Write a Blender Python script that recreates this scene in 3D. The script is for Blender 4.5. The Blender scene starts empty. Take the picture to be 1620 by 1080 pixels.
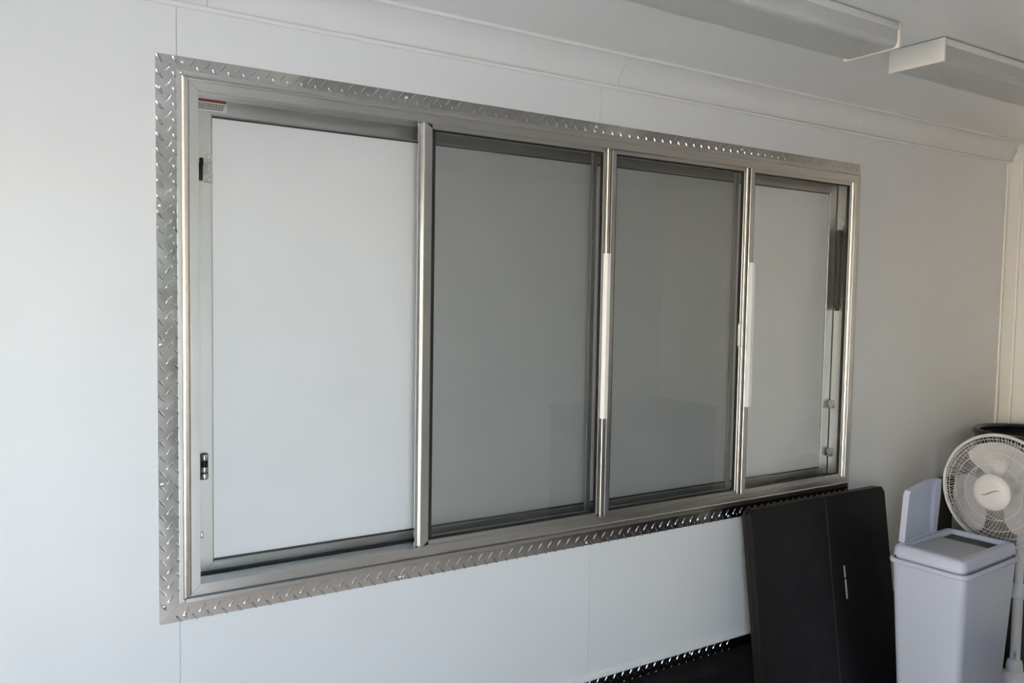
import bpy, bmesh, math, random
from mathutils import Vector, Matrix
random.seed(7)
PI = math.pi
sc = bpy.context.scene
COL = sc.collection

# ------------------------------------------------------------------ camera
D = 2.04818                      # camera to window wall (wall face is y = 0)
ZC = 1.6
YAW, PITCH, ROLL, FPX = .568274, -.0567663, .0166627, 1309.73
fwd = Vector((math.sin(YAW)*math.cos(PITCH), math.cos(YAW)*math.cos(PITCH), math.sin(PITCH)))
rt = Vector((math.cos(YAW), -math.sin(YAW), 0)); up = rt.cross(fwd)
r2 = rt*math.cos(ROLL)+up*math.sin(ROLL); u2 = -rt*math.sin(ROLL)+up*math.cos(ROLL)
cam = bpy.data.cameras.new('camera'); camo = bpy.data.objects.new('camera', cam); COL.objects.link(camo)
M = Matrix.Identity(4)
for i in range(3):
    M[i][0] = r2[i]; M[i][1] = u2[i]; M[i][2] = -fwd[i]
M[0][3], M[1][3], M[2][3] = 0, -D, ZC
camo.matrix_world = M
cam.sensor_width = 36; cam.lens = FPX/1620*36; cam.clip_start = .02
sc.camera = camo

# ------------------------------------------------------------------ world, sun, daylight openings
w = bpy.data.worlds.new('world'); sc.world = w; w.use_nodes = True
nt = w.node_tree; nt.nodes.clear()
out = nt.nodes.new('ShaderNodeOutputWorld'); bg = nt.nodes.new('ShaderNodeBackground')
sky = nt.nodes.new('ShaderNodeTexSky'); sky.sky_type = 'NISHITA'; sky.sun_disc = False
sky.sun_elevation = math.radians(31); sky.sun_rotation = math.radians(-80); sky.dust_density = .8; sky.ozone_density = 1.0
bg.inputs['Strength'].default_value = .30
nt.links.new(sky.outputs[0], bg.inputs['Color']); nt.links.new(bg.outputs[0], out.inputs['Surface'])
sun = bpy.data.lights.new('sun', 'SUN'); sun.energy = 15.0; sun.angle = math.radians(.6); sun.color = (1, 1, 1)
suno = bpy.data.objects.new('sun', sun); COL.objects.link(suno)
suno.rotation_euler = Vector((1, .25, -.62)).to_track_quat('-Z', 'Y').to_euler()
XL, XR, YB, ZT = -10.2, 4.07, -2.35, 2.33            # trailer inside: ends, far side wall, ceiling
DOOR = (-.26, .50, 0.0, 2.04)                      # side door opening in the far wall
def portal(name, loc, direction, sx, sy):
    l = bpy.data.lights.new(name, 'AREA'); l.shape = 'RECTANGLE'; l.size = sx; l.size_y = sy; l.cycles.is_portal = True
    o = bpy.data.objects.new(name, l); COL.objects.link(o); o.location = loc
    o.rotation_euler = Vector(direction).to_track_quat('-Z', 'Y').to_euler()
portal('side_door_portal', ((DOOR[0]+DOOR[1])/2, YB-.05, 1.01), (0, 1, 0), DOOR[1]-DOOR[0], 2.02)
portal('rear_end_portal', (XL-.02, YB/2, ZT/2), (1, 0, 0), ZT, -YB)
sc.view_settings.view_transform = 'Standard'; sc.view_settings.look = 'None'
sc.view_settings.gamma = 1; sc.view_settings.use_curve_mapping = False
sc.view_settings.exposure = 2.53

# ------------------------------------------------------------------ materials
def mat(name, col, rough=.5, metal=0, spec=.5, bump=None, var=None, coat=0, aniso=0, stretch=(1, 1, 1), emit=None):
    m = bpy.data.materials.new(name); m.use_nodes = True
    n = m.node_tree.nodes; l = m.node_tree.links; b = n['Principled BSDF']
    b.inputs['Base Color'].default_value = (*col, 1); b.inputs['Roughness'].default_value = rough
    b.inputs['Metallic'].default_value = metal; b.inputs['Specular IOR Level'].default_value = spec
    b.inputs['Coat Weight'].default_value = coat
    if bump or var:
        tc = n.new('ShaderNodeTexCoord'); mp = n.new('ShaderNodeMapping'); mp.inputs['Scale'].default_value = stretch
        l.new(tc.outputs['Object'], mp.inputs['Vector'])
    if var:                                # (scale, amount) faint colour mottling
        t = n.new('ShaderNodeTexNoise'); t.inputs['Scale'].default_value = var[0]; t.inputs['Detail'].default_value = 5
        l.new(mp.outputs[0], t.inputs['Vector'])
        r = n.new('ShaderNodeMapRange'); r.inputs['From Min'].default_value = .3; r.inputs['From Max'].default_value = .7
        r.inputs['To Min'].default_value = 1-var[1]; r.inputs['To Max'].default_value = 1+var[1]
        l.new(t.outputs['Fac'], r.inputs['Value'])
        mx = n.new('ShaderNodeMix'); mx.data_type = 'RGBA'; mx.blend_type = 'MULTIPLY'; mx.inputs['Factor'].default_value = 1
        mx.inputs['A'].default_value = (*col, 1); l.new(r.outputs[0], mx.inputs['B']); l.new(mx.outputs['Result'], b.inputs['Base Color'])
        r2_ = n.new('ShaderNodeMapRange'); r2_.inputs['From Min'].default_value = .3; r2_.inputs['From Max'].default_value = .7
        r2_.inputs['To Min'].default_value = max(.02, rough*(1-var[1]*3)); r2_.inputs['To Max'].default_value = min(1, rough*(1+var[1]*3))
        l.new(t.outputs['Fac'], r2_.inputs['Value']); l.new(r2_.outputs[0], b.inputs['Roughness'])
    if bump:                               # (scale, strength, distance)
        t = n.new('ShaderNodeTexNoise'); t.inputs['Scale'].default_value = bump[0]; t.inputs['Detail'].default_value = 2
        l.new(mp.outputs[0], t.inputs['Vector'])
        bp = n.new('ShaderNodeBump'); bp.inputs['Strength'].default_value = bump[1]; bp.inputs['Distance'].default_value = bump[2]
        l.new(t.outputs['Fac'], bp.inputs['Height']); l.new(bp.outputs[0], b.inputs['Normal'])
    return m
def thin_glass(name, tint, gloss_rough=.0):
    m = bpy.data.materials.new(name); m.use_nodes = True
    n = m.node_tree.nodes; l = m.node_tree.links; n.clear()
    o = n.new('ShaderNodeOutputMaterial'); mix = n.new('ShaderNodeMixShader'); tr = n.new('ShaderNodeBsdfTransparent')
    gl = n.new('ShaderNodeBsdfGlossy'); ge = n.new('ShaderNodeNewGeometry')
    dt = n.new('ShaderNodeVectorMath'); dt.operation = 'DOT_PRODUCT'; l.new(ge.outputs['Normal'], dt.inputs[0]); l.new(ge.outputs['Incoming'], dt.inputs[1])
    def mth(op, a, b=None):
        x = n.new('ShaderNodeMath'); x.operation = op
        for k, v in enumerate((a, b)):
            if v is None: continue
            if isinstance(v, (int, float)): x.inputs[k].default_value = v
            else: l.new(v, x.inputs[k])
        return x.outputs[0]
    sch = mth('ADD', mth('MULTIPLY', mth('POWER', mth('SUBTRACT', 1.0, mth('ABSOLUTE', dt.outputs['Value'])), 5.0), .96), .04)   # Schlick reflectance
    tr.inputs['Color'].default_value = (*tint, 1); gl.inputs['Roughness'].default_value = gloss_rough
    l.new(sch, mix.inputs[0]); l.new(tr.outputs[0], mix.inputs[1]); l.new(gl.outputs[0], mix.inputs[2]); l.new(mix.outputs[0], o.inputs[0])
    return m
def mesh_screen(name, dens, col):
    m = bpy.data.materials.new(name); m.use_nodes = True
    n = m.node_tree.nodes; l = m.node_tree.links; n.clear()
    o = n.new('ShaderNodeOutputMaterial'); mix = n.new('ShaderNodeMixShader'); tr = n.new('ShaderNodeBsdfTransparent')
    df = n.new('ShaderNodeBsdfDiffuse'); df.inputs['Color'].default_value = (*col, 1); mix.inputs[0].default_value = dens
    l.new(tr.outputs[0], mix.inputs[1]); l.new(df.outputs[0], mix.inputs[2]); l.new(mix.outputs[0], o.inputs[0])
    return m
def prism(name):                              # ribbed translucent acrylic of the lamp covers
    m = mat(name, (.60, .60, .58), .32)
    n = m.node_tree.nodes; l = m.node_tree.links; b = n['Principled BSDF']
    tc = n.new('ShaderNodeTexCoord'); sx = n.new('ShaderNodeSeparateXYZ'); l.new(tc.outputs['Object'], sx.inputs[0])
    def wave(out_, k):
        a = n.new('ShaderNodeMath'); a.operation = 'MULTIPLY'; a.inputs[1].default_value = k; l.new(sx.outputs[out_], a.inputs[0])
        s = n.new('ShaderNodeMath'); s.operation = 'SINE'; l.new(a.outputs[0], s.inputs[0]); return s
    s1 = wave('X', 2*PI/.006); s2 = wave('Y', 2*PI/.006); s3 = wave('Z', 2*PI/.006)
    p = n.new('ShaderNodeMath'); p.operation = 'MULTIPLY'; l.new(s1.outputs[0], p.inputs[0])
    q = n.new('ShaderNodeMath'); q.operation = 'ADD'; l.new(s2.outputs[0], q.inputs[0]); l.new(s3.outputs[0], q.inputs[1]); l.new(q.outputs[0], p.inputs[1])
    bp = n.new('ShaderNodeBump'); bp.inputs['Strength'].default_value = .35; bp.inputs['Distance'].default_value = .001
    l.new(p.outputs[0], bp.inputs['Height']); l.new(bp.outputs[0], b.inputs['Normal'])
    return m
MT = dict(
    wall=mat('white_wall_panel', (.86, .866, .87), .34, spec=.3, bump=(2.2, .12, .01), var=(3, .012)),
    ceil=mat('white_ceiling_panel', (.87, .875, .865), .14, bump=(2.0, .06, .01), var=(3, .012)),
    trim=mat('white_trim', (.90, .90, .88), .22, var=(10, .01)),
    seam=mat('seam_backing', (.50, .50, .50), .8, var=(8, .05)),  # grey backing that shows in the panel joints
    alu=mat('mill_aluminium', (.64, .635, .62), .30, 1, var=(6, .015)),
    alu_bright=mat('bright_aluminium', (.80, .80, .79), .2, 1, var=(10, .02)),
    alu_dull=mat('dull_aluminium', (.56, .555, .54), .42, 1, var=(6, .025)),
    plate=mat('diamond_plate', (.62, .615, .605), .18, 1, var=(25, .04), bump=(18, .06, .002)),
    hatch=mat('hatch_white_skin', (.88, .88, .872), .38, var=(5, .015), bump=(2.5, .10, .008)),
    rubber=mat('black_gasket', (.018, .018, .018), .6, var=(30, .1)),
    matte=mat('matte_black', (.008, .008, .008), .8, spec=.15, var=(8, .1)),
    black=mat('black_plastic', (.009, .009, .010), .45, spec=.3, bump=(220, .25, .0006), var=(12, .08)),
    blackgloss=mat('black_gloss', (.010, .010, .011), .22, var=(10, .08)),
    darkgrey=mat('dark_grey_plastic', (.045, .043, .042), .5, var=(8, .1)),
    doorgrey=mat('door_grey', (.20, .20, .205), .4, var=(6, .03)),
    grey=mat('grey_plastic', (.30, .30, .31), .45, var=(20, .05)),
    bin=mat('bin_plastic', (.57, .62, .77), .36, bump=(120, .06, .001), var=(6, .015)),
    bin_in=mat('bin_lid_panel', (.46, .47, .52), .42, var=(6, .03)),
    fan=mat('fan_plastic', (.76, .76, .78), .30, var=(10, .015)),
    blade=mat('fan_blade', (.50, .50, .55), .25, var=(10, .02)),
    handle=mat('white_handle', (.86, .86, .85), .25, var=(15, .015)),
    zinc=mat('zinc_steel', (.62, .62, .60), .28, 1, var=(40, .08)),
    rivet=mat('steel_screw_head', (.82, .82, .82), .12, 1, var=(60, .05)),
    floor=mat('brown_floor', (.24, .225, .212), .45, bump=(80, .15, .002), var=(4, .10)),
    ground=mat('sandy_ground', (.33, .325, .315), .9, bump=(6, .4, .03), var=(3, .12)),
    roof=mat('trailer_roof', (.6, .6, .6), .5, var=(3, .03)),
    sticker=mat('sticker_white', (.74, .73, .70), .45, var=(40, .03)),
    orange=mat('sticker_orange', (.25, .07, .025), .45, var=(40, .1)),
    ink=mat('ink_black', (.03, .03, .03), .5, var=(60, .1)),
    steel=mat('lamp_housing', (.80, .79, .75), .30, var=(10, .015)),
    cap=mat('lamp_end_cap', (.84, .81, .74), .36, var=(10, .015)),
    prism=prism('prismatic_cover'),
    glass=thin_glass('clear_glass', (.988, .993, .988)),
    screen=mesh_screen('insect_screen', .185, (.10, .105, .10)),
)

# ------------------------------------------------------------------ mesh helpers
class MB:
    def __init__(s): s.bm = bmesh.new()
    def quadbox(s, x0, x1, y0, y1, z0, z1, bev=0, seg=2, mtx=None):
        vs = [s.bm.verts.new((x, y, z)) for x in (x0, x1) for y in (y0, y1) for z in (z0, z1)]
        fs = [(0, 1, 3, 2), (4, 6, 7, 5), (0, 4, 5, 1), (2, 3, 7, 6), (0, 2, 6, 4), (1, 5, 7, 3)]
        faces = [s.bm.faces.new([vs[i] for i in f]) for f in fs]
        if bev:
            es = list({e for f in faces for e in f.edges})
            r = bmesh.ops.bevel(s.bm, geom=es, offset=bev, segments=seg, affect='EDGES', profile=.5)
            vs = list({v for f in r['faces'] for v in f.verts} | {v for v in vs if v.is_valid})
        if mtx is not None: bmesh.ops.transform(s.bm, matrix=mtx, verts=vs)
        return s
    def poly(s, pts, axis, a0, a1, mtx=None):
        """extrude a closed 2-D outline along axis between a0 and a1"""
        def P(u, v, a):
            return (a, u, v) if axis == 'x' else (u, a, v) if axis == 'y' else (u, v, a)
        A = [s.bm.verts.new(P(u, v, a0)) for u, v in pts]; B = [s.bm.verts.new(P(u, v, a1)) for u, v in pts]
        n = len(pts); s.bm.faces.new(A); s.bm.faces.new(B[::-1])
        for i in range(n): s.bm.faces.new((A[i], B[i], B[(i+1) % n], A[(i+1) % n]))
        if mtx is not None: bmesh.ops.transform(s.bm, matrix=mtx, verts=A+B)
        return s
    def loft(s, rings, cap=True, closed=True):
        R = [[s.bm.verts.new(p) for p in r] for r in rings]
        for a, b in zip(R, R[1:]):
            n = len(a)
            for i in range(n if closed else n-1): s.bm.faces.new((a[i], a[(i+1) % n], b[(i+1) % n], b[i]))
        if cap: s.bm.faces.new(R[0][::-1]); s.bm.faces.new(R[-1])
        return s
    def tube(s, pts, r, n=10, cap=True, closed=False):
        pts = [Vector(p) for p in pts]; rings = []
        N = len(pts); ref = Vector((0, 0, 1))
        for i, p in enumerate(pts):
            if closed: t = (pts[(i+1) % N]-pts[i-1]).normalized()
            else: t = (pts[min(i+1, N-1)]-pts[max(i-1, 0)]).normalized()
            rf = ref if abs(t.dot(ref)) < .95 else Vector((1, 0, 0))
            a = t.cross(rf).normalized(); b = t.cross(a).normalized()
            rr = r[i] if isinstance(r, (list, tuple)) else r
            rings.append([p+a*rr*math.cos(2*PI*k/n)+b*rr*math.sin(2*PI*k/n) for k in range(n)])
        if closed: rings.append(rings[0]); s.loft(rings, cap=False); bmesh.ops.remove_doubles(s.bm, verts=s.bm.verts, dist=1e-7)
        else: s.loft(rings, cap=cap)
        return s
    def lathe(s, prof, c=(0, 0, 0), n=40, axis='z', cap=True):
        rings = []
        for r, h in prof:
            ring = []
            for k in range(n):
                a = 2*PI*k/n; u, v = r*math.cos(a), r*math.sin(a)
                ring.append(Vector((u, v, h) if axis == 'z' else (h, u, v) if axis == 'x' else (u, h, v))+Vector(c))
            rings.append(ring)
        return s.loft(rings, cap=cap)
    def dome(s, c, r, h, axis='y', n=12, sign=-1):
        prof = [(r*math.cos(a), sign*h*math.sin(a)) for a in (0, .4, .8, 1.15)]
        prof = [(r, -sign*.0005)]+prof+[(r*.12, sign*h)]
        return s.lathe(prof, c, n, axis)
    def build(s, name, m, parent=None, smooth=None, keep=None):
        bmesh.ops.recalc_face_normals(s.bm, faces=s.bm.faces)
        me = bpy.data.meshes.new(name); s.bm.to_mesh(me); s.bm.free()
        me.materials.append(MT[m] if isinstance(m, str) else m)
        if smooth is not None:
            for p in me.polygons: p.use_smooth = True
            me.set_sharp_from_angle(angle=math.radians(smooth))
        o = bpy.data.objects.new(name, me); COL.objects.link(o)
        if parent is not None: o.parent = parent; o.matrix_parent_inverse = parent.matrix_basis.inverted()
        return o
def tag(o, label=None, cat=None, group=None, kind=None):
    if label: o['label'] = label
    if cat: o['category'] = cat
    if group: o['group'] = group
    if kind: o['kind'] = kind
    return o
def empty(name, loc, label=None, cat=None, group=None, kind=None):
    o = bpy.data.objects.new(name, None); COL.objects.link(o); o.location = loc; o.empty_display_size = .05
    return tag(o, label, cat, group, kind)
def box(name, m, x0, x1, y0, y1, z0, z1, parent=None, bev=0, seg=2, smooth=None):
    return MB().quadbox(x0, x1, y0, y1, z0, z1, bev, seg).build(name, m, parent, smooth if smooth is not None else (40 if bev else None))
def rrect(x0, x1, y0, y1, r, n=5):
    pts = []
    for cx, cy, a0 in ((x1-r, y1-r, 0), (x0+r, y1-r, PI/2), (x0+r, y0+r, PI), (x1-r, y0+r, 1.5*PI)):
        for k in range(n+1):
            a = a0+PI/2*k/n; pts.append((cx+r*math.cos(a), cy+r*math.sin(a)))
    return pts
def mitred(side, x0, x1, z0, z1, prof, gap=.0004):
    """one member of a rectangular frame: profile [(inset, y)...] swept along one side with mitred ends"""
    rings = []
    for end in (0, 1):
        ring = []
        for i, y in prof:
            if side == 'left':   x = x0+i; z = (z0+i+gap) if end == 0 else (z1-i-gap)
            if side == 'right':  x = x1-i; z = (z0+i+gap) if end == 0 else (z1-i-gap)
            if side == 'bottom': z = z0+i; x = (x0+i+gap) if end == 0 else (x1-i-gap)
            if side == 'top':    z = z1-i; x = (x0+i+gap) if end == 0 else (x1-i-gap)
            ring.append((x, y, z))
        rings.append(ring)
    return MB().loft(rings)

# ------------------------------------------------------------------ the place: ground, floor, walls, ceiling
WT = .066                                            # wall thickness
g = box('ground', 'ground', -14, 14, -16, 12, -.62, -.60); tag(g, 'sandy ground outside the trailer door', 'ground', kind='structure')
f = box('floor', 'floor', XL, XR+.05, YB-.05, WT, -.06, 0); tag(f, 'brown floor of the trailer', 'floor', kind='structure')

PX0, PX1, PZ0, PZ1 = .336, 2.922, .810, 2.133        # outer edge of the diamond-plate surround
FX0, FX1, FZ0, FZ1 = .381, 2.921, .853, 2.102        # outer edge of the window frame
OX0, OX1, OZ0, OZ1 = FX0+.018, FX1-.018, FZ0+.018, FZ1-.018   # hole in the wall
wb = MB()
for a in ((XL, OX0, 0, ZT), (OX1, XR+.05, 0, ZT), (OX0, OX1, 0, OZ0), (OX0, OX1, OZ1, ZT)):
    wb.quadbox(a[0], a[1], .004, WT, a[2], a[3])
wall = wb.build('wall_back', 'seam'); tag(wall, 'white panelled wall around the long service window', 'wall', kind='structure')
SEAMS = [XL, -9.5, -8.265, -7.029, -5.794, -4.559, -3.324, -2.089, -.853, .382, 1.617, 2.852, XR+.04]
for a, b in zip(SEAMS, SEAMS[1:]):
    m = MB(); a += .0007; b -= .0007
    lo, hi = max(a, OX0), min(b, OX1)
    if lo < hi:
        m.quadbox(a, b, 0, .004, 0, OZ0); m.quadbox(a, b, 0, .004, OZ1, ZT)
        if a < OX0: m.quadbox(a, OX0, 0, .004, OZ0, OZ1)
        if b > OX1: m.quadbox(OX1, b, 0, .004, OZ0, OZ1)
    else: m.quadbox(a, b, 0, .004, 0, ZT)
    m.build('wall_panel', 'wall', wall)
# far side wall with the open side door
m = MB()
for a in ((XL, DOOR[0], 0, ZT), (DOOR[1], XR+.05, 0, ZT), (DOOR[0], DOOR[1], DOOR[3], ZT)):
    m.quadbox(a[0], a[1], YB-.06, YB, a[2], a[3])
o = m.build('wall_front', 'wall'); tag(o, 'white wall with the side door behind the viewer', 'wall', kind='structure')
d1 = box('door_1', 'doorgrey', DOOR[1]+.02, DOOR[1]+.97, YB+.004, YB+.042, .015, 2.03, None, .004)
tag(d1, 'grey side door swung open against the far wall', 'door', kind='structure')
MB().tube([(DOOR[1]+.90, YB+.04, 1.0), (DOOR[1]+.90, YB+.085, 1.0), (DOOR[1]+.80, YB+.085, 1.0)], .009, 10).build('door_handle', 'zinc', d1, 60)
o = box('wall_right', 'wall', XR, XR+.05, YB, 0, 0, ZT); tag(o, 'white end wall behind the pedestal fan', 'wall', kind='structure')
# ceiling, panels with seams and screws
ceil = box('ceiling', 'seam', XL, XR+.05, YB-.06, WT, ZT+.004, ZT+.05); tag(ceil, 'glossy white panelled ceiling', 'ceiling', kind='structure')
box('roof_skin', 'roof', XL, XR+.05, YB-.06, WT, ZT+.051, ZT+.06, ceil)
CS = [XL, -9.43, -8.195, -6.96, -5.725, -4.49, -3.255, -2.02, -.785, .45, 1.685, 2.92, XR]
for a, b in zip(CS, CS[1:]): box('ceiling_panel', 'ceil', a+.0008, b-.0008, YB, 0, ZT, ZT+.004, ceil)
for x, y in ((1.69, -.42), (1.69, -.21), (2.935, -.413), (.455, -.42), (.455, -.21), (2.935, -.21), (1.69, -1.2), (2.93, -1.2)):
    MB().dome((x, y, ZT), .006, .003, 'z').build('screw', 'trim', ceil, 40)

# cove trims: ceiling to wall, ceiling to end wall, vertical corner
CR = .081
def cove_profile(back=True):
    arc = [(CR-CR*math.cos(a), CR*math.sin(a)) for a in [PI/2*k/10 for k in range(11)]]     # concave sweep, wall to ceiling
    return arc+([(0, CR)] if back else [(u, v+.0) for u, v in [(CR, CR+.002), (-.0, CR+.002), (-.0, 0)]])
def bead(m, a, b, r=.0060): m.tube([a, b], r, 10)
cp = cove_profile()
def shrink(p, d=.0025): return [(max(0, u-d), v+d if v < CR-.003 else CR) for u, v in p]
m = MB(); m.poly([(-u, 2.249+v) for u, v in shrink(cp)], 'x', XL, XR-.002)
c1 = m.build('trim_1', 'seam'); tag(c1, 'white curved cove moulding between the window wall and the ceiling', 'moulding', kind='structure')
for a, b in zip(CS, CS[1:]):
    MB().poly([(-u, 2.249+v) for u, v in cp], 'x', a+.0007, b-.0007).build('cove_sheet', 'ceil', c1, 40)
for nm, A_, B_ in (('lower_bead', (XL, -.0045, 2.249), (XR-.045, -.0045, 2.249)), ('upper_bead', (XL, -.084, ZT-.0030), (XR-.081, -.084, ZT-.0030))):
    m = MB(); bead(m, A_, B_); m.build(nm, 'trim', c1, 40)
n1 = Vector((0, -1, -1)).normalized()
for x, a in ((1.697, .75), (1.755, 1.25), (2.12, 1.25), (2.49, 1.25), (.46, .75), (2.93, .75)):
    u, v = CR-CR*math.cos(a), CR*math.sin(a); nn = Vector((0, -math.cos(a), -math.sin(a)))
    b = MB(); b.dome((0, 0, 0), .0055, .003, 'z', sign=1)
    bmesh.ops.transform(b.bm, matrix=Matrix.Translation((x, -u, 2.249+v))@nn.to_track_quat('Z', 'Y').to_matrix().to_4x4(), verts=b.bm.verts)
    b.build('screw', 'trim', c1, 40)
m = MB(); m.poly([(XR-u, 2.249+v) for u, v in cp], 'y', YB, -.03)
bead(m, (XR-.0045, YB, 2.249), (XR-.0045, -.045, 2.249)); bead(m, (XR-.084, YB, ZT-.0030), (XR-.084, -.084, ZT-.0030))
c2 = m.build('trim_2', 'ceil', None, 40); tag(c2, 'white cove moulding between the end wall and the ceiling', 'moulding', kind='structure')
m = MB(); b = .006; c = .042
m.poly([(XR, 0), (XR-c-b, 0), (XR-c-b, -b), (XR-c, -b), (XR-c+.003, -.004), (XR-.004, -c+.003), (XR-b, -c), (XR-b, -c-b), (XR, -c-b)], 'z', .38, 2.25)
bead(m, (XR-c-.0045, -.004, .384), (XR-c-.0045, -.004, 2.249)); bead(m, (XR-.004, -c-.0045, .384), (XR-.004, -c-.0045, 2.249))
c3 = m.build('trim_3', 'trim', None, 40); tag(c3, 'white vertical corner moulding beside the end wall', 'moulding', kind='structure')

# ------------------------------------------------------------------ diamond plate
PITCH_D = .0353
def lug(m, cx, cz, ang, y, L=.0125, W=.0032, h=.0017, ax='xz'):
    ca, sa = math.cos(ang), math.sin(ang)
    n = 8; base = []; mid = []
    for k in range(n):
        a = 2*PI*k/n
        u = L*math.cos(a); v = W*math.sin(a)*(1 if abs(math.cos(a)) < .5 else .8)
        base.append((cx+u*ca-v*sa, y, cz+u*sa+v*ca)); u *= .72; v *= .35
        mid.append((cx+u*ca-v*sa, y-h, cz+u*sa+v*ca))
    R = [[m.bm.verts.new(p) for p in r] for r in (base, mid)]
    for i in range(n): m.bm.faces.new((R[0][i], R[0][(i+1) % n], R[1][(i+1) % n], R[1][i]))
    m.bm.faces.new(R[1])
def plate(name, outline, x0, x1, z0, z1, inside, flip=False, T=.0022):
    m = MB(); m.poly(outline, 'y', -T, -.0001)
    ix0, ix1 = int((x0-PX0)/PITCH_D*2)-2, int((x1-PX0)/PITCH_D*2)+3
    iz0, iz1 = int((z0-PZ0)/PITCH_D*2)-2, int((z1-PZ0)/PITCH_D*2)+3
    for i in range(ix0, ix1):
        for j in range(iz0, iz1):
            if (i+j) % 2: continue
            cx = PX0+.0085+i*PITCH_D/2; cz = PZ0+.006+j*PITCH_D/2
            a = math.radians(-52 if (i % 2 == 0) ^ flip else 52)
            if inside(cx, cz): lug(m, cx, cz, a, -T)
    return m.build(name, 'plate', None, 25)
IX0, IX1, IZ0, IZ1 = FX0+.008, FX1-.008, FZ0+.008, FZ1-.008
e = .006
pl = plate('trim_4', [(PX0, PZ0+.001), (IX0, IZ0+.001), (IX0, IZ1), (IX0, PZ1), (PX0, PZ1)], PX0, IX0, PZ0, PZ1,
           lambda x, z: PX0+e < x < FX0+.003 and PZ0+.014+(x-PX0) < z < PZ1-e)
tag(pl, 'upright diamond plate strip along the left of the window', 'plate', kind='structure')
pt = plate('trim_5', [(IX0+.0008, IZ1), (PX1, IZ1), (PX1, PZ1), (IX0+.0008, PZ1)], IX0, PX1, IZ1, PZ1,
           lambda x, z: IX0+.012 < x < PX1-e and FZ1+.001 < z < PZ1-e*.8, True)
tag(pt, 'long diamond plate strip above the window', 'plate', kind='structure')
pb = plate('trim_6', [(PX0+.001, PZ0), (PX1, PZ0), (PX1, IZ0), (IX0+.001, IZ0)], PX0, PX1, PZ0, IZ0,
           lambda x, z: PX0+.03 < x < PX1-e and PZ0+e*.8 < z < FZ0-.003 and z < PZ0+(x-PX0)-.02)
tag(pb, 'long diamond plate strip below the window', 'plate', kind='structure')
def rivets(par, pts):
    for x, z in pts: MB().dome((x, -.0022, z), .0052, .0032, 'y').build('screw_head', 'rivet', par, 40)
rivets(pl, ((.345, 2.057), (.344, 1.79), (.344, 1.47), (.345, 1.144), (.347, .852)))
rivets(pt, ((.395, 2.121), (.96, 2.119), (1.603, 2.121), (2.25, 2.121), (2.905, 2.117)))
rivets(pb, ((.393, .822), (.955, .818), (.965, .818), (1.60, .818), (2.24, .819), (2.86, .82)))
# base plate of the wall and its white cap
def base_plate():
    m = MB(); T = .0022; z1 = .366
    m.quadbox(XL, XR-.0, -T, -.0001, 0, z1)
    x = .6
    for i in range(int(1.7/PITCH_D*2)):
        for j in range(22):
            if (i+j) % 2: continue
            lug(m, x+i*PITCH_D/2, z1-.010-j*PITCH_D/2, math.radians(-52 if i % 2 else 52), -T)
    return m.build('baseboard_back', 'plate', None, 25)
bp = base_plate(); tag(bp, 'diamond plate skirting along the foot of the window wall', 'skirting', kind='structure')
rivets(bp, ((1.45, .35), (2.07, .355)))
t7 = MB().poly([(0, .364), (-.006, .364), (-.008, .368), (-.005, .382), (0, .384)], 'x', XL, XR-.05).build('trim_7', 'trim')
tag(t7, 'thin white strip capping the diamond plate skirting', 'moulding', kind='structure')

# ------------------------------------------------------------------ window_1: frame, sashes
win = empty('window_1', ((FX0+FX1)/2, 0, FZ0), 'long aluminium sliding service window with a diamond plate surround', 'window', kind='structure')
PROF = [(0, -.0024), (0, -.0048), (.0085, -.0048), (.0110, -.0060), (.0130, -.0085), (.0150, -.012), (.0168, -.0165), (.0185, -.0200), (.0205, -.0212), (.0228, -.0205), (.0240, -.0195), (.0445, -.0195), (.0445, -.014),
        (.0405, -.014), (.0405, WT-.002), (.0195, WT-.002), (.0195, -.0024)]
for s, n_ in (('left', 'frame_jamb'), ('right', 'frame_jamb'), ('top', 'frame_head'), ('bottom', 'frame_sill')):
    mitred(s, FX0, FX1, FZ0, FZ1, PROF).build(n_, 'alu', win, 20)
# tracks in head and sill
ZI0, ZI1 = FZ0+.0405, FZ1-.0405
box('sill_seal', 'rubber', FX0+.043, FX1-.043, .056, .0635, ZI0, ZI0+.006, win)
for y in (.034,):
    box('track', 'alu_dull', FX0+.043, FX1-.043, y-.0015, y+.0015, ZI0, ZI0+.004, win)
    box('track', 'alu_dull', FX0+.043, FX1-.043, y-.0015, y+.0015, ZI1-.009, ZI1, win)
# corner screws at the mitres
for x, z in ((FX0+.010, FZ0+.006), (FX0+.010, FZ1-.006)):
    MB().dome((x, -.0066, z), .004, .003, 'y').build('screw_head', 'rivet', win, 40)

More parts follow.
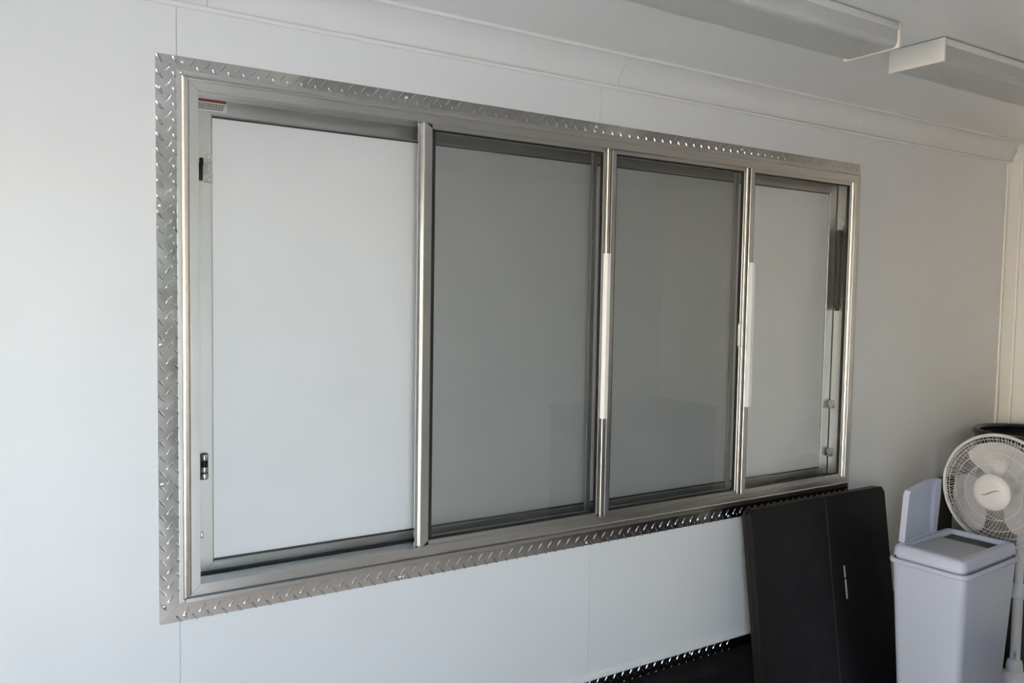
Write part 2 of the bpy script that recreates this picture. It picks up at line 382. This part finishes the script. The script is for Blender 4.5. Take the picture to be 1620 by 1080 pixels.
def sash(x0, x1, y, sw, rail, name, label, left_gasket=.010):
    """aluminium sash: mitred rails and stiles, gasket, pane; the root is the left stile's parent Empty-free mesh"""
    z0, z1 = FZ0+.038, FZ1-.037
    prof = [(0, y+.016), (0, y+.0015), (.0015, y), (sw*.42, y), (sw*.46, y+.0025), (sw-.001, y+.0025), (sw, y+.0035), (sw, y+.016)]
    rprof = [(0, y+.016), (0, y+.0015), (.0015, y), (rail*.42, y), (rail*.46, y+.0025), (rail-.001, y+.0025), (rail, y+.0035), (rail, y+.016)]
    m = MB()
    m.loft([[(x0+i, yy, z0) for i, yy in prof], [(x0+i, yy, z1) for i, yy in prof]])
    root = m.build('sash', 'alu', win); tag(root, label)
    MB().loft([[(x1-i, yy, z0) for i, yy in prof], [(x1-i, yy, z1) for i, yy in prof]]).build('stile', 'alu', root)
    for zz, sg, nm in ((z0, 1, 'bottom_rail'), (z1, -1, 'top_rail')):
        MB().loft([[(x0+i*sw/rail+.0004, yy, zz+sg*i) for i, yy in rprof], [(x1-i*sw/rail-.0004, yy, zz+sg*i) for i, yy in rprof]]).build(nm, 'alu', root)
    gx0, gx1, gz0, gz1 = x0+sw, x1-sw, z0+rail, z1-rail
    gk = MB()
    for a in ((gx0, gx0+left_gasket, gz0, gz1), (gx1-.003, gx1, gz0, gz1), (gx0, gx1, gz0, gz0+.004), (gx0, gx1, gz1-.004, gz1)):
        gk.quadbox(a[0], a[1], y+.0045, y+.0155, a[2], a[3])
    gk.build('gasket', 'rubber', root)
    box('glass_pane', 'glass', gx0+.001, gx1-.001, y+.0065, y+.0105, gz0+.001, gz1-.001, root)
    return root, (gx0, gx1, gz0, gz1)
s2, r2_ = sash(1.006, 1.652, -.017, .027, .022, 'sash', 'sliding glass sash left of centre with a long white pull')
box('interlock', 'alu_bright', .994, 1.0055, -.008, -.002, FZ0+.040, FZ1-.039, s2)
s3, r3_ = sash(1.662, 2.281, -.010, .020, .020, 'sash', 'sliding glass sash right of centre with a small wire loop', .003)
s4, r4_ = sash(2.288, 2.876, -.013, .024, .020, 'sash', 'rightmost glass sash with a long white pull', .003)
# dark interlock strip between the middle sashes
box('interlock', 'rubber', 1.6525, 1.6615, -.004, .004, FZ0+.040, FZ1-.039, s3)
def pull(par, x, z0, z1, w_=.020, y=-.017):
    pts = [(x-w_/2, y), (x-w_/2, y-.004), (x-w_*.2, y-.014), (x+w_*.30, y-.016), (x+w_/2, y-.010), (x+w_/2, y-.006), (x+w_*.2, y-.010), (x-w_*.15, y-.006), (x-w_*.2, y)]
    m = MB(); A = [(u, v, z0) for u, v in pts]; B = [(u, v, z1) for u, v in pts]; m.loft([A, B])
    tag(m.build('pull_handle', 'handle', par), 'long white pull handle')
pull(s2, 1.640, 1.215, 1.732, .022); pull(s4, 2.301, 1.212, 1.727, .024, -.013)
q = MB().tube([(2.262, -.008, 1.512), (2.2445, -.020, 1.513), (2.240, -.022, 1.508), (2.240, -.022, 1.435), (2.2445, -.020, 1.430), (2.262, -.008, 1.431)], .0028, 8)
q.build('loop_handle', 'handle', s3, 60)
# insect screens behind the two middle sashes
for x0, x1 in ((1.012, 1.628), (1.668, 2.268)):
    y = .028; z0, z1 = FZ0+.043, FZ1-.043
    fr = MB(); bw = .016
    for a in ((x0, x0+bw, z0, z1), (x1-bw, x1, z0, z1), (x0+bw, x1-bw, z0, z0+bw), (x0+bw, x1-bw, z1-bw, z1)): fr.quadbox(a[0], a[1], y-.005, y+.005, a[2], a[3])
    fo = fr.build('screen_frame', 'alu_dull', win)
    box('screen_mesh', 'screen', x0+bw, x1-bw, y-.0004, y+.0004, z0+bw, z1-bw, fo)

# ------------------------------------------------------------------ closed hatch outside the window
HX0, HX1, HZ0, HZ1 = .433, 2.879, .878, 2.064
hat = empty('serving_hatch', ((HX0+HX1)/2, .09, HZ0), 'closed white serving hatch with an aluminium rim seen through the window', 'hatch')
HP = [(0, WT+.004), (.002, WT+.001), (.040, WT+.001), (.043, WT+.004), (.043, WT+.03), (0, WT+.03)]
for s in ('left', 'right', 'top', 'bottom'): mitred(s, HX0, HX1, HZ0, HZ1, HP).build('rim_rail', 'alu_dull', hat)
pan = box('hatch_panel', 'hatch', HX0+.0425, HX1-.0425, WT+.010, WT+.028, HZ0+.0425, HZ1-.0425, hat)
box('outer_skin', 'hatch', HX0-.07, HX1+.07, WT+.031, WT+.034, HZ0-.07, HZ1+.07, hat)
for s in ('left', 'right', 'top', 'bottom'): mitred(s, HX0-.06, HX1+.06, HZ0-.06, HZ1+.06, [(0, WT+.0008), (.058, WT+.0008), (.058, WT+.0305), (0, WT+.0305)], 0).build('light_leak_seal', 'rubber', hat)  # hidden ring added to block daylight leaking in round the hatch
gk = MB()
for a in ((HX0+.041, HX1-.041, HZ0+.0425, HZ0+.0475), (HX0+.041, HX1-.041, HZ1-.0465, HZ1-.0425)): gk.quadbox(a[0], a[1], WT+.006, WT+.0105, a[2], a[3])
gk.build('weather_seal', 'darkgrey', hat)
# latch plate, upper left, with black hook
lt = MB().poly([(.4540, 1.858), (.4755, 1.858), (.4755, 1.928), (.4600, 1.928), (.4555, 1.915), (.4520, 1.905), (.4520, 1.868)], 'y', WT-.001, WT+.002).build('latch_plate', 'zinc', hat)
for z in (1.921, 1.894, 1.866): MB().dome((.467, WT-.001, z), .0035, .002, 'y').build('screw_head', 'rivet', lt, 40)
MB().quadbox(.4435, .4510, WT-.012, WT+.001, 1.862, 1.905, .002).quadbox(.4440, .4530, WT-.010, WT-.002, 1.897, 1.917, .003).build('latch_hook', 'black', lt, 40)
# catch, lower left: stacked black rollers
ct = MB().quadbox(.4420, .4620, WT-.006, WT+.001, 1.130, 1.196, .004).build('catch', 'black', hat, 40)
for z, mm in ((1.187, 'zinc'), (1.170, 'black'), (1.157, 'zinc'), (1.140, 'zinc')):
    MB().lathe([(.001, -.007), (.0065, -.007), (.0075, -.004), (.0075, .004), (.0065, .007), (.001, .007)], (.451, WT-.011, z), 16).build('roller', mm, ct, 40)
box('catch_pin', 'zinc', .4430, .4490, WT-.008, WT+.001, .985, 1.000, hat, .002)
# right side: strut and brackets on the jamb
xj = FX1-.0405
st = MB().tube([(xj-.0125, .042, 1.875), (xj-.0125, .044, 1.58)], .0115, 14).build('gas_strut', 'black', hat, 50)
MB().tube([(xj-.0105, .033, 1.578), (xj-.0105, .053, 1.578)], .012, 14).quadbox(xj-.016, xj-.001, .036, .050, 1.556, 1.572, .002).build('strut_joint', 'blackgloss', st, 50)
MB().poly([(.020, 1.905), (.058, 1.935), (.058, 1.868), (.046, 1.862)], 'x', xj-.006, xj-.001).build('strut_bracket', 'steel', hat)
for z in (1.18, .985):
    bk = MB().quadbox(xj-.014, xj-.001, .040, .062, z-.016, z+.016, .003).build('keeper', 'zinc', hat, 40)
    MB().tube([(xj-.02, .052, z+.004), (xj-.0, .052, z+.004)], .007, 12).build('keeper_pin', 'alu_dull', bk, 50)
# warning sticker on the hatch rim, upper left corner
y = WT-.0004
stk = box('warning_sticker', 'sticker', .441, .510, y, WT+.0008, 2.031, 2.0625, hat); tag(stk, 'white sticker with an orange warning band')
box('sticker_band', 'orange', .4425, .5085, y-.0004, y, 2.0525, 2.0605, stk)
tx = MB()
for r_ in range(4):
    x = .4435; z = 2.0490-r_*.0040
    while x < .5035-r_*.002:
        l_ = random.uniform(.003, .008); tx.quadbox(x, min(x+l_, .506), y-.0004, y, z-.0020, z); x += l_+.0009
tx.build('fine_print', 'ink', stk)

# ------------------------------------------------------------------ ceiling lamps
def lamp(x0, x1, label):
    y0, y1, h = -.722, -.556, .066
    yc = (y0+y1)/2; z = ZT-h
    r = empty('ceiling_light', ((x0+x1)/2, yc, ZT), label, 'light', 'wraparound fluorescent lamps on the ceiling')
    MB().quadbox(x0+.002, x1-.002, y0+.006, y1-.006, ZT-.018, ZT-.0015).build('housing', 'steel', r)
    for s in (-1, 1):                                # housing flanges along both long sides
        yy = y0 if s < 0 else y1
        MB().quadbox(x0+.003, x1-.003, min(yy, yy-s*.006), max(yy, yy-s*.006), ZT-.021, ZT-.003, .001).build('housing_flange', 'steel', r, 40)
    # wrapped cover: U section
    prof = [(y0+.004, ZT-.020), (y0+.004, z+.016), (y0+.010, z+.004), (y0+.018, z+.001), (y1-.018, z+.001), (y1-.010, z+.004), (y1-.004, z+.016), (y1-.004, ZT-.020),
            (y1-.0065, ZT-.020), (y1-.0065, z+.017), (y1-.012, z+.0065), (y1-.019, z+.0035), (y0+.019, z+.0035), (y0+.012, z+.0065), (y0+.0065, z+.017), (y0+.0065, ZT-.020)]
    MB().poly(prof, 'x', x0+.009, x1-.009).build('diffuser', 'prism', r)
    for xa, xb in ((x0, x0+.010), (x1-.010, x1)):
        MB().quadbox(xa, xb, y0-.001, y1+.001, z-.001, ZT-.0015, .0022, 2).build('end_cap', 'cap', r, 40)
    for yy in (yc-.035, yc+.035):
        MB().tube([(x0+.03, yy, z+.030), (x1-.03, yy, z+.030)], .012, 12).build('tube_lamp', 'handle', r, 50)
lamp(.83, 2.045, 'white fluorescent ceiling light with its long side running out of view')
lamp(2.245, 3.46, 'white fluorescent ceiling light showing its cream end cap')

cb = empty('base_cabinet', (3.58, YB+.3, 0), 'low black cabinet against the far wall behind the viewer', 'cabinet')
box('cabinet_body', 'black', 3.10, XR-.02, YB+.005, YB+.56, .0, .86, cb, .004)
box('cabinet_top', 'black', 3.08, XR-.01, YB+.003, YB+.58, .861, .89, cb, .004)
for xa, xb in ((3.12, 3.565), (3.575, XR-.04)): box('cabinet_door', 'black', xa, xb, YB+.561, YB+.575, .08, .84, cb, .003)
# ------------------------------------------------------------------ wheel well box below the window
wbx = MB().quadbox(.75, 3.15, -.112, -.0045, .0, .329, .004, 3).build('wheel_well_box', 'matte', None, 40)
tag(wbx, 'low black box along the wall under the window', 'box')

# ------------------------------------------------------------------ folded black table leaning on the wall
tb = empty('folding_table', (2.64, -.15, 0), 'black plastic folding table folded up and leaning below the window', 'table')
H_ = .868; lean = math.atan2(.122, .862)
def tslab(y0, y1, rad, nm, mm, x0=2.255, x1=3.03, zt=H_, bev=.004):
    pts = rrect(x0, x1, 0.0, zt, rad, 6)
    m = MB(); m.poly(pts, 'y', y0, y1)
    es = [e_ for e_ in m.bm.edges if abs(e_.verts[0].co.y-e_.verts[1].co.y) < 1e-6]
    bmesh.ops.bevel(m.bm, geom=es, offset=bev, segments=2, affect='EDGES')
    # lean about the lower front edge
    bmesh.ops.transform(m.bm, matrix=Matrix.Translation((0, -.212, .0))@Matrix.Rotation(-lean, 4, 'X'), verts=m.bm.verts)
    return m.build(nm, mm, tb, 35)
tslab(0, .021, .022, 'table_half', 'black')
tslab(.0225, .0435, .022, 'table_half', 'black')
LM = Matrix.Translation((0, -.212, 0))@Matrix.Rotation(-lean, 4, 'X')
m = MB().quadbox(2.660, 2.6635, -.0012, .002, .03, H_-.01, 0, 2, LM); tag(m.build('fold_line', 'grey' if False else 'darkgrey', tb), 'thin vertical moulded line')
m = MB().quadbox(2.735, 2.7425, -.0035, .001, .555, .600, .0015, 2, LM).quadbox(2.7365, 2.744, -.0035, .001, .475, .548, .0015, 2, LM); m.build('glint_strip', 'grey', tb, 40)  # raised grey strips standing in for reflected dashes on the table
for xa in (2.275, 3.008): MB().quadbox(xa-.006, xa+.006, .0213, .0223, .05, .80, 0, 2, LM).build('edge_spacer', 'darkgrey', tb)

# ------------------------------------------------------------------ white waste bin
BR = math.radians(4)
bn = empty('waste_bin', (2.80, -.555, 0), 'white plastic waste bin with its lid flap standing up beside the fan', 'bin')
BM = Matrix.Translation((2.797, -.558, 0))@Matrix.Rotation(BR, 4, 'Z')
LXB, LYB, RZ = .44, .285, .665
def rr3(x0, x1, y0, y1, z, r=.03): return [BM@Vector((a, b, z)) for a, b in rrect(x0, x1, y0, y1, r, 5)]
def ring_in(d, z, r=.03, tx=0, ty=0): return rr3(d+tx, LXB-d-tx, d+ty, LYB-d-ty, z, max(.004, r-d*.5))
TX, TY = .050, .030                                 # taper at the foot
rings = [ring_in(.008, .0, .03, TX, TY), ring_in(.004, .006, .03, TX, TY), ring_in(.010, RZ-.02, .035), ring_in(.003, RZ-.018, .035), ring_in(0, RZ-.014, .035), ring_in(0, RZ-.003, .035), ring_in(.003, RZ, .035),
         ring_in(.010, RZ, .035), ring_in(.014, RZ-.02, .03), ring_in(.012, .02, .03, TX, TY)]
MB().loft(rings).build('bin_body', 'bin', bn, 50)
# lid: raised collar, open in the middle
CZ = .712
lr = [ring_in(.020, RZ-.004, .03), ring_in(.019, RZ+.008, .03), ring_in(.012, RZ+.010, .03), ring_in(.015, CZ-.010, .03), ring_in(.020, CZ-.002, .03), ring_in(.027, CZ, .03),
      ring_in(.044, CZ, .03), ring_in(.048, CZ-.006, .03), ring_in(.050, RZ+.012, .03), ring_in(.050, RZ+.006, .03)]
ld = MB(); ld.loft(lr, cap=False); ld.loft([lr[0], lr[-1]], cap=False)
lid = ld.build('lid_collar', 'bin', bn, 50)
m = MB(); m.quadbox(.048, .285, .045, LYB-.052, CZ-.0125, CZ-.0075, .002, 2, BM@Matrix.Translation((0, 0, 0))); m.build('lid_panel', 'bin_in', lid, 40)
m = MB(); m.quadbox(.287, .392, .046, LYB-.048, CZ-.019, CZ-.016, .001, 1, BM); m.build('opening_shade', 'black', lid)  # black sheet standing in for the shade inside the bin opening
m = MB(); m.quadbox(.150, .155, LYB-.052, LYB-.047, CZ-.014, CZ-.004, .001, 1, BM); m.build('flap_stop', 'bin', lid, 40)
# flap standing up along the far edge: shallow tray
FM = BM@Matrix.Translation((.062, LYB-.022, CZ+.001))@Matrix.Rotation(math.radians(3), 4, 'X')
fl = MB()
out_ = [(0, 0), (.238, 0), (.240, .150), (.235, .212), (.170, .214), (.150, .212), (.010, .192), (.002, .175)]
inn = [(.020, .006), (.205, .006), (.195, .150), (.195, .206), (.165, .206), (.150, .204), (.028, .186), (.022, .172)]
A = [fl.bm.verts.new(FM@Vector((u, -.012, v))) for u, v in out_]; B = [fl.bm.verts.new(FM@Vector((u, .010, v))) for u, v in out_]
C_ = [fl.bm.verts.new(FM@Vector((u+.002, -.012, v))) for u, v in inn]; E_ = [fl.bm.verts.new(FM@Vector((u+.006, .004, v))) for u, v in inn]
n = len(out_)
for i in range(n):
    j = (i+1) % n
    fl.bm.faces.new((A[i], A[j], B[j], B[i])); fl.bm.faces.new((A[i], C_[i], C_[j], A[j])); fl.bm.faces.new((C_[i], E_[i], E_[j], C_[j]))
fl.bm.faces.new(B); fl.bm.faces.new(E_)
flap = fl.build('lid_flap', 'bin', bn, 30)
MB().tube([FM@Vector((.0, -.002, -.001)), FM@Vector((.24, -.002, -.001))], .0045, 10).build('hinge', 'bin', flap, 50)

# ------------------------------------------------------------------ pedestal fan (faces along -x)
FC = Vector((3.275, -.41, .878)); RC = .214
fan = empty('pedestal_fan', (3.463, -.41, 0), 'white pedestal fan with a round wire cage and solid hub', 'fan')
def cage_x(t, front):                                # depth of cage surface at radius ratio t
    return -.052*(1-t**2.6) if front else .062*(1-t**3.0)
def P_(rad, a, dx): return FC+Vector((dx, rad*math.cos(a), rad*math.sin(a)))
MB().tube([P_(RC, 2*PI*k/72, 0) for k in range(72)], .0062, 8, closed=True).build('cage_ring', 'fan', fan, 60)
def grille(front, nw, r_in, twist):
    m = MB()
    ts = [r_in, .45, .62, .78, .9, .97, 1.0] if front else [r_in, .5, .7, .88, 1.0]
    for k in range(nw):
        a0 = 2*PI*k/nw
        m.tube([P_(RC*t, a0+twist*(1-t), cage_x(t, front)) for t in ts], .00085, 4, cap=False)
    for t in ((.93, .86, .70, .50) if front else (.86, .6)):
        m.tube([P_(RC*t, 2*PI*k/60, cage_x(t, front)+(-.001 if front else .001)) for k in range(60)], .0013, 5, closed=True)
    o = m.build('front_grille' if front else 'rear_grille', 'fan', fan, 60); return o
grille(True, 108, .31, .55); grille(False, 72, .28, -.3)
hub = MB().lathe([(.001, -.066), (.045, -.064), (.060, -.060), (.0685, -.052), (.0690, -.044), (.001, -.044)], FC, 40, 'x').build('hub_cap', 'fan', fan, 35)
# curved mark across the hub cap
mk = MB(); pts = []
for k in range(9):
    t = k/8*2-1; pts.append(FC+Vector((-.0645+.001*abs(t)-.0008, -t*.036, .012*t+.004*math.sin(3*t))))
mk.tube(pts, [.0006+.0022*(1-((k/8*2-1))**2) for k in range(9)], 6); mk.build('hub_mark', 'grey', hub, 60)
for k in range(3):                                   # blades
    a0 = 2*PI*k/3+1.75; m = MB(); nu, nv = 7, 6; G = []; G2 = []
    for i in range(nu):
        rad = .050+(.188-.050)*i/(nu-1); row = []; row2 = []
        wd = (.55+.75*math.sin(PI*(.18+.62*i/(nu-1))))*.62
        for j in range(nv):
            v = j/(nv-1)*2-1; a = a0+wd*v-.25*(i/(nu-1)); dx = .018*v*(1-.25*i/(nu-1))+.004*math.cos(v*1.5)
            edge = 1-.06*abs(v)**3*(i == nu-1)
            row.append(m.bm.verts.new(P_(rad*edge, a, dx-.004))); row2.append(m.bm.verts.new(P_(rad*edge, a, dx-.0022)))
        G.append(row); G2.append(row2)
    for i in range(nu-1):
        for j in range(nv-1):
            m.bm.faces.new((G[i][j], G[i][j+1], G[i+1][j+1], G[i+1][j])); m.bm.faces.new((G2[i][j], G2[i+1][j], G2[i+1][j+1], G2[i][j+1]))
    rim = [(i, 0) for i in range(nu)]+[(nu-1, j) for j in range(1, nv)]+[(i, nv-1) for i in range(nu-2, -1, -1)]+[(0, j) for j in range(nv-2, 0, -1)]
    for (a, b_), (c, d_) in zip(rim, rim[1:]+rim[:1]): m.bm.faces.new((G[a][b_], G2[a][b_], G2[c][d_], G[c][d_]))
    m.build('blade', 'blade', fan, 60)
MB().lathe([(.001, -.030), (.046, -.028), (.052, -.02), (.052, .022), (.040, .028), (.001, .028)], FC, 32, 'x').build('rotor_hub', 'blade', fan, 40)
MB().lathe([(.02, .058), (.060, .060), (.070, .075), (.068, .115), (.055, .150), (.030, .172), (.001, .176)], FC, 32, 'x').build('motor_housing', 'fan', fan, 40)
px, py = 3.463, -.41
MB().lathe([(.020, .800), (.024, .83), (.026, .86), (.022, .90), (.010, .915)], (px-.03, py, 0), 24).build('tilt_neck', 'fan', fan, 40)
MB().tube([(px-.03, py, .81), (px-.012, py, .76), (px, py, .71)], [.020, .022, .019], 16).build('neck', 'fan', fan, 50)
MB().lathe([(.0155, .47), (.0155, .72)], (px, py, 0), 24).build('inner_pole', 'fan', fan, 50)
MB().lathe([(.0165, .485), (.021, .478), (.025, .470), (.027, .44), (.023, .425), (.0175, .42)], (px, py, 0), 28).build('height_collar', 'fan', fan, 40)
MB().tube([(px, py-.02, .448), (px-.012, py-.042, .448)], [.006, .009], 12).build('clamp_knob', 'fan', fan, 50)
MB().lathe([(.0185, .13), (.0185, .422)], (px, py, 0), 24).build('pole', 'fan', fan, 50)
MB().tube([(px-.022, py-.010, .205), (px-.032, py-.016, .215), (px-.036, py-.018, .200), (px-.033, py-.016, .186), (px-.020, py-.008, .182)], .0028, 8).build('cord_hook', 'fan', fan, 60)
MB().lathe([(.020, .175), (.026, .170), (.030, .150), (.031, .128), (.045, .115), (.052, .100), (.050, .080), (.040, .030)], (px, py, 0), 32).build('base_socket', 'fan', fan, 40)
MB().lathe([(.04, .034), (.07, .030), (.11, .022), (.148, .012), (.152, .004), (.150, .0), (.04, .0)], (px, py, 0), 48).build('base', 'fan', fan, 40)

# ------------------------------------------------------------------ round black barrel in the corner, behind the fan
bc = (3.815, -.275, 0); RB = .235
br = empty('trash_barrel', bc, 'round black barrel standing in the corner behind the fan', 'barrel')
MB().lathe([(.150, .0), (.178, .004), (.182, .02), (.190, .30), (.195, .305), (.195, .318), (.191, .323), (.201, .60), (.206, .605), (.206, .620), (.202, .625), (.214, .90), (.214, 1.015),
            (.206, 1.015), (.196, .60), (.176, .03), (.001, .03)], bc, 56).build('barrel_body', 'darkgrey', br, 40)
MB().tube([(bc[0]+(RB-.014)*math.cos(2*PI*k/56), bc[1]+(RB-.014)*math.sin(2*PI*k/56), 1.035) for k in range(56)], .0145, 10, closed=True).build('rolled_rim', 'blackgloss', br, 60)
MB().lathe([(.214, .985), (.221, .985), (.224, 1.0), (.224, 1.024), (.205, 1.024), (.205, 1.01), (.214, 1.005)], bc, 56).build('rim_band', 'black', br, 40)

# ------------------------------------------------------------------ dark board leaning on the wall behind the fan
bd = MB().quadbox(3.53, 3.64, -.034, -.0095, 0.0, .788, .003, 2)
bdo = bd.build('leaning_board', 'darkgrey', None, 40); tag(bdo, 'dark board standing against the wall between bin and barrel', 'board')
box('board_cap', 'black', 3.528, 3.642, -.036, -.0085, .788, .822, bdo, .003)
